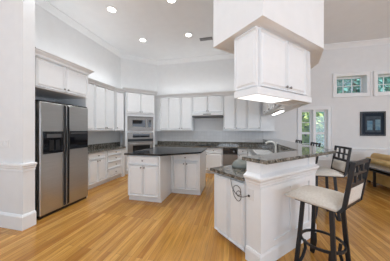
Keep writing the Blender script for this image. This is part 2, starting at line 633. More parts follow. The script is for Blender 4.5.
# --- left wall: base units (front X -3.31), rotz 90: local x -> +Y
LX = -3.31
H0 = 0.865
cabinet('base_cabinet', 'slim white base cabinet tucked against the refrigerator side', (LX, 3.065), R(90), 0.27, 0.54, 0, H0,
        [('door', 0.0, 0.27, 0.13, 0.85)], toe=0.11)
cabinet('base_cabinet', 'white base cabinet with one drawer over two doors beside the refrigerator', (LX, 3.337), R(90), 0.60, 0.54, 0, H0,
        [('drawer', 0.02, 0.58, 0.70, 0.855, (0.30, 0.775)), ('door', 0.02, 0.30, 0.125, 0.69, (0.265, 0.645)), ('door', 0.30, 0.58, 0.125, 0.69, (0.335, 0.645))], toe=0.11)
cabinet('drawer_cabinet', 'white base cabinet with four stacked drawers near the oven', (LX, 3.939), R(90), 0.67, 0.54, 0, H0,
        [('drawer', 0.03, 0.64, 0.72, 0.855, (0.335, 0.79)), ('drawer', 0.03, 0.64, 0.545, 0.71, (0.335, 0.63)),
         ('drawer', 0.03, 0.64, 0.365, 0.535, (0.335, 0.45)), ('drawer', 0.03, 0.64, 0.125, 0.355, (0.335, 0.24))], toe=0.11)
b = NB()
prism(b, [(LX - 0.02, 4.61), (LX - 0.02, 4.735), (-3.40, 4.83), (-3.84, 5.22), (-3.84, 4.61)], 0.0, H0)
tag(obj('corner_filler', b, CAB), 'plain white filler between the four drawer cabinet and the oven cabinet', 'filler')
b = NB()
prism(b, [(-3.28, 3.065), (-3.28, 4.70), (-3.395, 4.815), (XL + 0.003, 5.20), (XL + 0.003, 3.065)], 0.868, 0.905)
o = tag(obj('countertop', b, GRAN, bevel=0.004), 'dark speckled granite counter on the left wall between refrigerator and oven', 'countertop')
b = NB()
box(b, XL + 0.0135, XL + 0.03, 3.065, 5.17, 0.9055, 1.018)
obj('backsplash_strip', b, GRAN, o)

# --- left wall uppers (face X -3.51)
UX = -3.51
Z0, Z1, ZT = 1.385, 2.60, 2.69
cabinet('upper_cabinet', 'white double wall cabinet half hidden behind the refrigerator cabinet', (UX, 3.125), R(90), 0.625, 0.33, Z0, Z1,
        [('door', 0.01, 0.31, 1.42, 2.585, (0.28, 1.48)), ('door', 0.31, 0.615, 1.42, 2.585, (0.34, 1.48))], crown=ZT)
cabinet('upper_cabinet', 'white double wall cabinet on the left wall above the four drawer cabinet', (UX, 3.752), R(90), 0.752, 0.33, Z0, Z1,
        [('door', 0.01, 0.375, 1.42, 2.585, (0.345, 1.48)), ('door', 0.375, 0.743, 1.42, 2.585, (0.405, 1.48))], crown=ZT)
ang = math.atan2(0.285, 0.125)
cabinet('upper_cabinet', 'narrow angled single door wall cabinet touching the oven cabinet', (UX + 0.001, 4.536), ang, 0.285, 0.20, Z0, Z1,
        [('door', 0.01, 0.275, 1.42, 2.585, (0.04, 1.48))], crown=ZT)

# --- refrigerator cabinet
t = cabinet('refrigerator_cabinet', 'white two door cabinet directly above the refrigerator', (-2.985, 2.0), R(90), 1.04, 0.87, 2.075, 2.58,
            [('door', 0.03, 0.52, 2.09, 2.555, (0.485, 2.135)), ('door', 0.52, 1.0, 2.09, 2.555, (0.555, 2.135))], crown=2.665, ends='R')
obj('side_panel', box(NB(), 1.005, 1.04, 0.06, 0.87, 0, 2.074), CAB, t)

# --- oven tower, 45 degrees across the corner
TW = 0.96
t = cabinet('oven_cabinet', 'tall white diagonal corner cabinet holding microwave and wall oven', (-3.376, 4.824), R(45), TW, 0.62, 0, 2.66,
            [('door', 0.02, TW / 2, 1.955, 2.635, (TW / 2 - 0.035, 2.01)), ('door', TW / 2, TW - 0.02, 1.955, 2.635, (TW / 2 + 0.035, 2.01)),
             ('drawer', 0.02, TW - 0.02, 0.14, 0.56, (TW / 2, 0.45))], toe=0.11, crown=2.755, ends='LR')

# microwave in its trim kit
mw = thing('microwave', 'stainless built-in microwave in the corner cabinet above the oven', 'microwave', (-3.376, 4.824, 1.39), R(45))
b = NB()
mx0, mx1 = 0.065, 0.895
box(b, mx0, mx1, -0.006, 0.0205, 0, 0.085)
box(b, mx0, mx1, -0.006, 0.0205, 0.405, 0.475)
box(b, mx0, mx0 + 0.085, -0.006, 0.0205, 0.085, 0.405)
box(b, mx1 - 0.05, mx1, -0.006, 0.0205, 0.085, 0.405)
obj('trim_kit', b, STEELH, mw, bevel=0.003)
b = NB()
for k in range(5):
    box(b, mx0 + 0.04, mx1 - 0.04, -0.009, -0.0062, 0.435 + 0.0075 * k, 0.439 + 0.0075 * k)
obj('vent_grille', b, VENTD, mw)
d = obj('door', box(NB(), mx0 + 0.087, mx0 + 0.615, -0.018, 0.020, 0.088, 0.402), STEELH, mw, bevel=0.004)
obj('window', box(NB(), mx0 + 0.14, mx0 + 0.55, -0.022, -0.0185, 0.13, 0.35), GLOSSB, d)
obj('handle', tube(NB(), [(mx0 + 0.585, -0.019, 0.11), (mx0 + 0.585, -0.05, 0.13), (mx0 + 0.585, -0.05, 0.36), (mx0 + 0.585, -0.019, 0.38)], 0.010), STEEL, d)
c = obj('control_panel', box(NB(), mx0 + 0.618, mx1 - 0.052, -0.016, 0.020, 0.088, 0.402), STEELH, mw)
obj('keypad', box(NB(), mx0 + 0.655, mx1 - 0.075, -0.020, -0.0165, 0.12, 0.36), GLOSSB, c)

# wall oven
ov = thing('wall_oven', 'stainless wall oven with black glass under the microwave', 'oven', (-3.376, 4.824, 0.58), R(45))
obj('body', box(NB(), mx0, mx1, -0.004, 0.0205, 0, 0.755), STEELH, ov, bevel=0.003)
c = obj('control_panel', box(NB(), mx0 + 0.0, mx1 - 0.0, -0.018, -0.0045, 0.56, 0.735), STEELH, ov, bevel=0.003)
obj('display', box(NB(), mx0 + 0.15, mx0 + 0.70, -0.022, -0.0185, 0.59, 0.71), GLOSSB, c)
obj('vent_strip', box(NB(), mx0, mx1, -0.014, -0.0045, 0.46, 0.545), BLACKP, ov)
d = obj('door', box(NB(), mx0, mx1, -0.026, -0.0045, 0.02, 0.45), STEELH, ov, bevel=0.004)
obj('window', box(NB(), mx0 + 0.15, mx1 - 0.12, -0.030, -0.0265, 0.10, 0.34), GLOSSB, d)
obj('handle', tube(NB(), [(mx0 + 0.06, -0.026, 0.40), (mx0 + 0.06, -0.065, 0.40), (mx1 - 0.06, -0.065, 0.40), (mx1 - 0.06, -0.026, 0.40)], 0.012), STEEL, d)

# --- back wall uppers (face Y 5.82)
UY = 5.82
cabinet('cabinet_filler', 'blank white filler panel between oven cabinet and back wall cabinets', (-2.91, UY + 0.02), 0, 0.245, 0.15, Z0, Z1, [], crown=ZT, cat='filler')
cabinet('upper_cabinet', 'white wall cabinet with narrow and wide door just past the oven cabinet', (-2.66, UY), 0, 0.79, 0.33, Z0, Z1,
        [('door', 0.015, 0.335, 1.42, 2.585), ('door', 0.335, 0.785, 1.42, 2.585, (0.75, 1.48))], crown=ZT)
cabinet('upper_cabinet', 'white single door wall cabinet adjoining the range hood on its oven side', (-1.868, UY), 0, 0.415, 0.33, Z0, Z1,
        [('door', 0.005, 0.405, 1.42, 2.585, (0.04, 1.48))], crown=ZT)
cabinet('hood_cabinet', 'short white two door wall cabinet above the range hood', (-1.45, UY), 0, 1.06, 0.33, 1.985, Z1,
        [('door', 0.015, 0.53, 2.01, 2.585, (0.495, 2.06)), ('door', 0.53, 1.045, 2.01, 2.585, (0.565, 2.06))], crown=ZT)
cabinet('upper_cabinet', 'white three door wall cabinet between range hood and blank corner cabinet', (-0.387, UY), 0, 1.175, 0.33, Z0, Z1,
        [('door', 0.01, 0.395, 1.42, 2.585, (0.04, 1.48)), ('door', 0.395, 0.765, 1.42, 2.585, (0.43, 1.48)), ('door', 0.765, 1.165, 1.42, 2.585, (1.125, 1.48))], crown=ZT)
cabinet('corner_cabinet', 'blank white wall cabinet in the corner over the faucet', (0.79, UY), 0, 0.42, 0.33, Z0, 1.872, [])

# range hood
h = thing('range_hood', 'slim pale range hood under the short cabinet on the back wall', 'range hood', (-1.45, UY, 1.83))
obj('hood_shell', box(NB(), 0.005, 1.055, -0.10, 0.33, 0.075, 0.153), WHITEP, h, bevel=0.01)
b = box(NB(), 0.015, 1.045, -0.085, 0.32, 0.02, 0.0745)
obj('filter_tray', b, VENTD, h)
obj('switch_strip', box(NB(), 0.40, 0.66, -0.106, -0.1005, 0.105, 0.13), BLACKP, h)

# --- back wall base units (front Y 5.56)
BY = 5.56
HP = 0.842
cabinet('base_cabinet', 'white base cabinet on the back wall hidden behind the island, next to the oven', (-2.64, BY), 0, 0.80, 0.58, 0, HP,
        [('drawer', 0.02, 0.40, 0.68, 0.83, (0.21, 0.755)), ('drawer', 0.40, 0.78, 0.68, 0.83, (0.59, 0.755)), ('door', 0.02, 0.40, 0.125, 0.67, (0.365, 0.62)), ('door', 0.40, 0.78, 0.125, 0.67, (0.435, 0.62))], toe=0.11)
cabinet('base_cabinet', 'white base cabinet under the cooktop on the back wall', (-1.838, BY), 0, 0.868, 0.58, 0, HP,
        [('drawer', 0.02, 0.43, 0.68, 0.83, (0.225, 0.755)), ('drawer', 0.43, 0.85, 0.68, 0.83, (0.64, 0.755)), ('door', 0.02, 0.43, 0.125, 0.67, (0.395, 0.62)), ('door', 0.43, 0.85, 0.125, 0.67, (0.465, 0.62))], toe=0.11)
cabinet('base_cabinet', 'white single door base cabinet beside the stainless dishwasher', (-0.968, BY), 0, 0.585, 0.58, 0, HP,
        [('drawer', 0.02, 0.565, 0.68, 0.83, (0.29, 0.755)), ('door', 0.02, 0.565, 0.125, 0.67, (0.06, 0.62))], toe=0.11)
cabinet('base_cabinet', 'narrow white drawer cabinet between dishwasher and corner sink run', (0.072, BY), 0, 0.305, 0.58, 0, HP,
        [('drawer', 0.01, 0.295, 0.68, 0.83, (0.15, 0.755)), ('door', 0.01, 0.295, 0.125, 0.67, (0.05, 0.62))], toe=0.11)
dw = thing('dishwasher', 'narrow stainless dishwasher with black control panel under the back counter', 'dishwasher', (-0.38, BY, 0))
obj('body', box(NB(), 0.002, 0.448, 0.02, 0.57, 0.11, HP - 0.002), BLACKP, dw)
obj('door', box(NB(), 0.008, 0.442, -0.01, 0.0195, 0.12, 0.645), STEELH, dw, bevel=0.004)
c = obj('control_panel', box(NB(), 0.008, 0.442, -0.014, 0.0195, 0.655, HP - 0.008), GLOSSB, dw, bevel=0.004)
obj('dial', lathe(NB(), [(0.03, 0), (0.028, 0.018), (0.018, 0.02)], 16, Matrix.Translation((0.34, -0.0145, 0.74)) @ Matrix.Rotation(R(90), 4, 'X')), NICKEL, c)
obj('handle', box(NB(), 0.05, 0.39, -0.035, -0.0145, 0.665, 0.685), BLACKP, c, bevel=0.004)
obj('toe_panel', box(NB(), 0.008, 0.442, 0.06, 0.08, 0.0, 0.109), BLACKP, dw)

# --- sink run along the half wall (front X 0.38) and peninsula inner side
cabinet('sink_cabinet', 'white sink base cabinet facing the dishwasher corner', (0.38, 5.55), R(-90), 1.75, 0.545, 0, HP,
        [('drawer', 0.03, 0.55, 0.68, 0.83, (0.20, 0.755)), ('drawer_front', 0.55, 1.72, 0.68, 0.83), ('door', 0.03, 0.55, 0.125, 0.67, (0.08, 0.62)),
         ('door', 0.55, 1.13, 0.125, 0.67, (1.09, 0.62)), ('door', 1.13, 1.72, 0.125, 0.67, (1.17, 0.62))], toe=0.11, body_top=0.64)
pu = W(2.40, -1.88)
cabinet('base_cabinet', 'white base cabinet on the kitchen side of the peninsula', pu, R(-135), 0.56, 0.55, 0, HP,
        [('drawer', 0.02, 0.54, 0.68, 0.83, (0.28, 0.755)), ('door', 0.02, 0.28, 0.125, 0.67, (0.245, 0.62)), ('door', 0.28, 0.54, 0.125, 0.67, (0.315, 0.62))], toe=0.11)
pe = W(1.46, -1.87)
cabinet('end_cabinet', 'white two door cabinet on the end of the peninsula with the cord beside it', pe, R(-45), 0.55, 0.36, 0, HP,
        [('door', 0.015, 0.285, 0.075, 0.82), ('door', 0.285, 0.545, 0.075, 0.82)], toe=0.06)

low = [(-2.685, 5.53), (0.352, 5.53), (0.352, 0.352 + 1.91 / S2), W(1.432, -1.91), W(1.432, -1.315), (0.926, 0.926 + 1.315 / S2), (0.926, YB - 0.004), (-2.93, YB - 0.004), (-2.93, 5.80)]
lc = obj('countertop', prism(NB(), low, 0.845, 0.885), GRAN)
tag(lc, 'speckled grey green granite counter along back wall, sink and peninsula end', 'countertop')
# cut the sink opening
SX0, SX1, SY0, SY1 = 0.47, 0.82, 3.95, 4.78
cut = obj('cutter', box(NB(), SX0, SX1, SY0, SY1, 0.8, 0.95), GRAN)
mo = lc.modifiers.new('cut', 'BOOLEAN')
mo.object = cut
mo.operation = 'DIFFERENCE'
mo.solver = 'EXACT'
dg = bpy.context.evaluated_depsgraph_get()
nm = bpy.data.meshes.new_from_object(lc.evaluated_get(dg))
lc.modifiers.clear()
lc.data = nm
bpy.data.objects.remove(cut)
b = NB()
box(b, -2.90, 0.92, YB - 0.032, YB - 0.0135, 0.8855, 0.998)
box(b, 0.906, 0.9265, 2.80, YB - 0.034, 0.8855, 1.065)
obj('backsplash_strip', b, GRAN, lc)
# cooktop
ct = thing('cooktop', 'flat black cooktop set in the back counter below the range hood', 'cooktop', (-1.30, 5.62, 0.8855))
obj('glass_plate', box(NB(), 0, 0.76, 0, 0.48, 0, 0.008), GLOSSB, ct)
for x, y, r in ((0.18, 0.13, 0.08), (0.18, 0.34, 0.09), (0.50, 0.13, 0.09), (0.50, 0.34, 0.08)):
    obj('burner', lathe(NB(), [(r, 0.0085), (r, 0.016), (r - 0.02, 0.022), (0.02, 0.022)], 20, Matrix.Translation((x, y, 0))), IRON, ct)
for k in range(4):
    obj('control_knob', lathe(NB(), [(0.02, 0.0085), (0.018, 0.03), (0.01, 0.032)], 12, Matrix.Translation((0.69, 0.08 + 0.1 * k, 0))), BLACKP, ct)
# sink with two basins
sk = thing('sink', 'white double basin sink set in the granite counter by the half wall', 'sink', (0, 0, 0))
b = NB()
rm = 0.018
ym = (SY0 + SY1) / 2
box(b, SX0 - rm, SX1 + rm, SY0 - rm, SY0 + 0.006, 0.8855, 0.893)
box(b, SX0 - rm, SX1 + rm, SY1 - 0.006, SY1 + rm, 0.8855, 0.893)
box(b, SX0 - rm, SX0 + 0.006, SY0, SY1, 0.8855, 0.893)
box(b, SX1 - 0.006, SX1 + rm, SY0, SY1, 0.8855, 0.893)
box(b, SX0, SX1, ym - 0.02, ym + 0.02, 0.68, 0.89)
obj('rim', b, WHITEC, sk)
for ya, yb in ((SY0 + 0.004, ym - 0.021), (ym + 0.021, SY1 - 0.004)):
    b = NB()
    x0, x1, zb = SX0 + 0.004, SX1 - 0.004, 0.68
    box(b, x0, x1, ya, yb, zb, zb + 0.008)
    box(b, x0, x0 + 0.008, ya, yb, zb + 0.008, 0.885)
    box(b, x1 - 0.008, x1, ya, yb, zb + 0.008, 0.885)
    box(b, x0 + 0.008, x1 - 0.008, ya, ya + 0.008, zb + 0.008, 0.885)
    box(b, x0 + 0.008, x1 - 0.008, yb - 0.008, yb, zb + 0.008, 0.885)
    bo = obj('basin', b, WHITEC, sk)
    obj('drain', lathe(NB(), [(0.04, zb + 0.0085), (0.036, zb + 0.012), (0.01, zb + 0.011)], 16, Matrix.Translation(((x0 + x1) / 2, (ya + yb) / 2, 0))), STEEL, bo)
# faucet
fc = thing('faucet', 'cream high arc kitchen faucet standing behind the sink', 'faucet', (0.872, 4.12, 0.8855))
obj('base', lathe(NB(), [(0.030, 0), (0.030, 0.018), (0.027, 0.035), (0.026, 0.15), (0.02, 0.17)], 16), BISQ, fc, smooth=True)
arc = [(0, 0, 0.14), (-0.008, 0, 0.19), (-0.03, 0, 0.235), (-0.07, 0.008, 0.262), (-0.12, 0.016, 0.268), (-0.17, 0.022, 0.255), (-0.20, 0.028, 0.232), (-0.207, 0.03, 0.205)]
obj('spout', tube(NB(), arc, 0.021, 10), BISQ, fc, smooth=True)
obj('lever', tube(NB(), [(0, 0, 0.155), (0.004, -0.03, 0.20), (0.01, -0.07, 0.26)], 0.011, 8, r2=0.008), BISQ, fc, smooth=True)
# domed object at peninsula end
px, py = W(1.83, -1.72)
b = lathe(NB(), [(0.125, 0), (0.123, 0.03), (0.108, 0.07), (0.07, 0.10), (0.025, 0.112), (0.003, 0.113)], 28, Matrix.Translation((px, py, 0.886)))
tag(obj('domed_cover', b, DOVE, smooth=True), 'smooth grey dome lying on the granite counter at the peninsula end', 'cover')
# cord and outlet on the peninsula end
PE = Matrix.Translation((*W(1.452, 0), 0)) @ Matrix.Rotation(R(-45), 4, 'Z')   # local x = v, local y = u offset


def q(v, z, o=0.0):
    return PE @ Vector((v, o, z))


pts = [q(-1.525, 0.83), q(-1.52, 0.79), q(-1.50, 0.73), q(-1.46, 0.685), q(-1.41, 0.665), q(-1.37, 0.69), q(-1.375, 0.745), q(-1.42, 0.77), q(-1.47, 0.75), q(-1.49, 0.69),
       q(-1.46, 0.63), q(-1.41, 0.60), q(-1.37, 0.63), q(-1.365, 0.69), q(-1.39, 0.72), q(-1.42, 0.70, -.012), q(-1.40, 0.665, -.014), q(-1.34, 0.67, -.01), q(-1.30, 0.685, -.002), q(-1.275, 0.70, 0.005)]
sm = []
for i in range(len(pts) - 1):
    p0, p1, p2, p3 = pts[max(i - 1, 0)], pts[i], pts[i + 1], pts[min(i + 2, len(pts) - 1)]
    for k in range(4):
        s = k / 4
        sm.append(0.5 * ((2 * p1) + (p2 - p0) * s + (2 * p0 - 5 * p1 + 4 * p2 - p3) * s * s + (3 * p1 - p0 - 3 * p2 + p3) * s ** 3))
sm.append(pts[-1])
tag(obj('power_cord', tube(NB(), sm, 0.0036, 6), BLACKP), 'thin black cord looped on the end of the peninsula under the counter', 'cord')
b = NB()
box(b, -1.285, -1.215, 0.021, 0.0275, 0.66, 0.775, PE)
ol = tag(obj('outlet', b, WHITEP), 'small white outlet on the end post of the half wall where the cord ends', 'outlet')
b = NB()
box(b, -1.278, -1.258, 0.012, 0.0205, 0.69, 0.71, PE)
obj('plug', b, BLACKP, ol)

# ------------------------------------------------------------------ hanging cabinets
HB, HT = 1.865, 2.529
ho = W(1.54, -1.2)
hc = cabinet('hanging_cabinet', 'large white two door cabinet hanging from the soffit over the bar', ho, R(45), 1.14, 0.34, HB, HT,
             [('door', 0.035, 0.545, 1.88, 2.50, (0.505, 1.925)), ('door', 0.545, 1.0, 1.88, 2.50, (0.585, 1.925))])
obj('end_panel', panel_front(0.32, 0.62), CAB, hc, loc=(-0.02, 0.34 - 0.004, 1.88), rotz=R(-90))
b = NB()
for x in (1.02, 1.055, 1.09):
    box(b, x, x + 0.022, 0.006, 0.0205, 1.88, 2.50)
obj('fluted_stile', b, CAB, hc)
b = NB()
box(b, -0.02, 1.14, 0.0, 0.02, 1.79, HB - 0.0005)
box(b, -0.02, 0.0, 0.02, 0.34, 1.79, HB - 0.0005)
box(b, 1.12, 1.14, 0.02, 0.34, 1.79, HB - 0.0005)
box(b, 0.0, 1.12, 0.32, 0.34, 1.79, HB - 0.0005)
obj('light_rail', b, CAB, hc)
obj('underside', box(NB(), 0.721, 1.119, 0.021, 0.319, 1.80, 1.81), CAB, hc)
hl = thing('under_cabinet_light', 'wide glowing light panel under the large hanging cabinet', 'light', (*ho, 0), R(45))
obj('housing', box(NB(), 0.001, 0.72, 0.021, 0.319, 1.81, HB - 0.001), WHITEP, hl)
obj('lens', box(NB(), 0.003, 0.70, 0.023, 0.317, 1.794, 1.8095), PANEL, hl)
sc = cabinet('hanging_cabinet', 'white hanging cabinet above the sink, behind the large one', (0.85, 5.81), R(-90), 2.45, 0.42, 1.875, HT,
             [('door', 0.36 * k + 0.02, 0.36 * k + 0.37, 1.90, 2.50, (0.36 * k + (0.335 if k % 2 == 0 else 0.06), 1.945)) for k in range(6)])
sl = thing('under_cabinet_light', 'white tube light under the hanging cabinet above the sink', 'light', (0.85, 5.81, 0), R(-90))
obj('housing', box(NB(), 0.55, 1.50, 0.14, 0.26, 1.846, 1.874), WHITEP, sl)
obj('tube', box(NB(), 0.57, 1.48, 0.16, 0.24, 1.836, 1.8455), TUBE, sl)

# ------------------------------------------------------------------ island
IH = 0.918
cabinet('island_cabinet', 'white island cabinet with wide drawer and two doors, closer to the refrigerator', (-2.10, 3.045), 0, 0.70, 1.30, 0, IH,
        [('drawer', 0.03, 0.67, 0.735, 0.90, (0.35, 0.815)), ('door', 0.03, 0.35, 0.12, 0.725, (0.315, 0.68)), ('door', 0.35, 0.67, 0.12, 0.725, (0.385, 0.68))], toe=0.10)
cabinet('island_cabinet', 'white set back island cabinet with drawer and two doors, closer to the peninsula', (-1.397, 3.60), 0, 0.66, 0.75, 0, IH,
        [('drawer', 0.06, 0.63, 0.735, 0.90, (0.345, 0.815)), ('door', 0.06, 0.345, 0.12, 0.725, (0.31, 0.68)), ('door', 0.345, 0.63, 0.12, 0.725, (0.38, 0.68))], toe=0.10)
b = NB()
prism(b, [(-2.14, 3.005), (-1.365, 3.005), (-0.70, 3.56), (-0.70, 4.39), (-2.14, 4.39)], 0.92, 0.952)
tag(obj('countertop', b, BLACKG, bevel=0.006), 'glossy black granite top on the white kitchen island', 'countertop')

# ------------------------------------------------------------------ refrigerator (front X -2.97, Y 2.08..2.99)
fr = thing('refrigerator', 'side by side stainless refrigerator with black dispenser and black handles', 'refrigerator', (-2.97, 2.078, 0), R(90))
FW = 0.912
obj('body', box(NB(), 0.0, FW, 0.07, 0.86, 0.02, 1.86), BLACKP, fr, bevel=0.004)
obj('hinge_cover', box(NB(), 0.0, FW, 0.03, 0.12, 1.861, 1.885), BLACKP, fr)
split = 0.435
d = obj('door', box(NB(), 0.0, split - 0.004, 0.0, 0.068, 0.05, 1.86), STEEL, fr, bevel=0.01)
obj('handle', tube(NB(), [(split - 0.028, -0.001, 0.075), (split - 0.028, -0.016, 0.10), (split - 0.028, -0.018, 0.9), (split - 0.028, -0.026, 1.05), (split - 0.028, -0.03, 1.2), (split - 0.028, -0.026, 1.36), (split - 0.028, -0.018, 1.5), (split - 0.028, -0.016, 1.82), (split - 0.028, -0.001, 1.84)], 0.01, flat=(0.014, 0.008)), BLACKP, d)
b = box(NB(), 0.045, split - 0.055, -0.006, -0.0005, 1.02, 1.385)
dp = obj('dispenser', b, GLOSSB, d, bevel=0.003)
b = NB()
box(b, 0.10, 0.34, -0.009, -0.0065, 1.28, 1.34)
for k in range(4):
    box(b, 0.12 + 0.05 * k, 0.15 + 0.05 * k, -0.012, -0.0092, 1.295, 1.325)
obj('button_row', b, VENTD, dp)
b = NB()
box(b, 0.14, 0.20, -0.020, -0.0065, 1.07, 1.24)
box(b, 0.24, 0.30, -0.020, -0.0065, 1.07, 1.24)
obj('paddle', b, BLACKP, dp)
d = obj('door', box(NB(), split + 0.004, FW, 0.0, 0.068, 0.05, 1.86), STEEL, fr, bevel=0.01)
obj('handle', tube(NB(), [(split + 0.028, -0.001, 0.075), (split + 0.028, -0.016, 0.10), (split + 0.028, -0.018, 0.9), (split + 0.028, -0.026, 1.05), (split + 0.028, -0.03, 1.2), (split + 0.028, -0.026, 1.36), (split + 0.028, -0.018, 1.5), (split + 0.028, -0.016, 1.82), (split + 0.028, -0.001, 1.84)], 0.01, flat=(0.014, 0.008)), BLACKP, d)
pnl = obj('refreshment_door', box(NB(), split + 0.058, FW - 0.012, -0.007, -0.0005, 1.055, 1.39), GLOSSB, d, bevel=0.003)
obj('latch', box(NB(), split + 0.08, FW - 0.04, -0.010, -0.0075, 1.345, 1.36), VENTD, pnl)
obj('kick_grille', box(NB(), 0.01, FW - 0.01, 0.03, 0.068, 0.0, 0.045), BLACKP, fr)

# switch plate on the near wall
sp = thing('switch_plate', 'wide white switch plate on the pale wall beside the refrigerator', 'switch plate', (-3.45, 1.83, 1.15))
obj('plate', box(NB(), 0, 0.28, -0.006, -0.0005, 0, 0.12), WHITEP, sp, bevel=0.002)
for k in range(4):
    obj('rocker', box(NB(), 0.025 + 0.062 * k, 0.06 + 0.062 * k, -0.010, -0.0065, 0.025, 0.095), WHITEC, sp)

# ------------------------------------------------------------------ ceiling lights and vent
def downlight(x, y, label, power=62):
    t = thing('ceiling_light', label, 'ceiling light', (x, y, ZC), 0, 'recessed ceiling lights')
    obj('trim_ring', lathe(NB(), [(0.105, -0.0005), (0.105, -0.008), (0.08, -0.012), (0.08, -0.0005)], 28), WHITEP, t)
    obj('lens', lathe(NB(), [(0.078, -0.001), (0.078, -0.006), (0.01, -0.008)], 28), LAMP, t)
    d = bpy.data.lights.new('downlight_beam', 'SPOT')
    d.energy = power
    d.spot_size = R(130)
    d.spot_blend = 0.8
    d.shadow_soft_size = 0.08
    d.color = (0.93, 0.985, 1.03)
    o = bpy.data.objects.new('downlight_beam', d)
    COL.objects.link(o)
    o.parent = t
    o.location = (0, 0, -0.03)


downlight(-2.63, 3.27, 'round recessed ceiling light above the island end by the refrigerator')
downlight(-2.63, 4.58, 'round recessed ceiling light closest to the oven cabinet')
downlight(-1.26, 4.62, 'round recessed ceiling light closest to the ceiling vent')
downlight(-1.26, 3.30, 'round recessed ceiling light at the top edge of the picture')
for x_, y_, lab in ((-2.63, 1.95, 'unseen added recessed ceiling light over the floor in front of the refrigerator'), (-1.26, 1.95, 'unseen added recessed ceiling light over the open kitchen floor'),
                    (1.9, 1.6, 'unseen added recessed ceiling light over the bar stools'), (3.6, 1.6, 'unseen added recessed ceiling light over the den')):
    downlight(x_, y_, lab, 28)  # extra lamps out of view, added for more light from above
vt = thing('ceiling_vent', 'small dark slotted air vent in the ceiling beside the soffit', 'vent', (-1.0, 4.87, ZC))
obj('vent_frame', box(NB(), 0, 0.36, 0, 0.15, -0.008, -0.0005), VENTD, vt)
b = NB()
for k in range(5):
    box(b, 0.01, 0.35, 0.012 + 0.027 * k, 0.024 + 0.027 * k, -0.014, -0.0085)
obj('louvre', b, mat('vent_grey', (0.35, 0.35, 0.35), 0.5), vt)

# ------------------------------------------------------------------ bar stools (local +y looks at the bar)
def cushion(x0, x1, y0, y1, z0, z1, puff):
    bm = NB()
    n = 8
    V = {}
    for i in range(n + 1):
        for j in range(n + 1):
            a, c = i / n, j / n
            e = (1 - (2 * a - 1) ** 4) * (1 - (2 * c - 1) ** 4)
            x, y = x0 + (x1 - x0) * a, y0 + (y1 - y0) * c
            V[i, j, 1] = bm.verts.new((x, y, z0 + (z1 - z0) * (0.45 + 0.55 * e ** 0.5) + puff * e))
            V[i, j, 0] = bm.verts.new((x, y, z0))
    for i in range(n):
        for j in range(n):
            bm.faces.new((V[i, j, 1], V[i + 1, j, 1], V[i + 1, j + 1, 1], V[i, j + 1, 1]))
            bm.faces.new((V[i, j, 0], V[i, j + 1, 0], V[i + 1, j + 1, 0], V[i + 1, j, 0]))
    for i in range(n):
        bm.faces.new((V[i, 0, 0], V[i + 1, 0, 0], V[i + 1, 0, 1], V[i, 0, 1]))
        bm.faces.new((V[i + 1, n, 0], V[i, n, 0], V[i, n, 1], V[i + 1, n, 1]))
        bm.faces.new((V[0, i + 1, 0], V[0, i, 0], V[0, i, 1], V[0, i + 1, 1]))
        bm.faces.new((V[n, i, 0], V[n, i + 1, 0], V[n, i + 1, 1], V[n, i, 1]))
    return bm


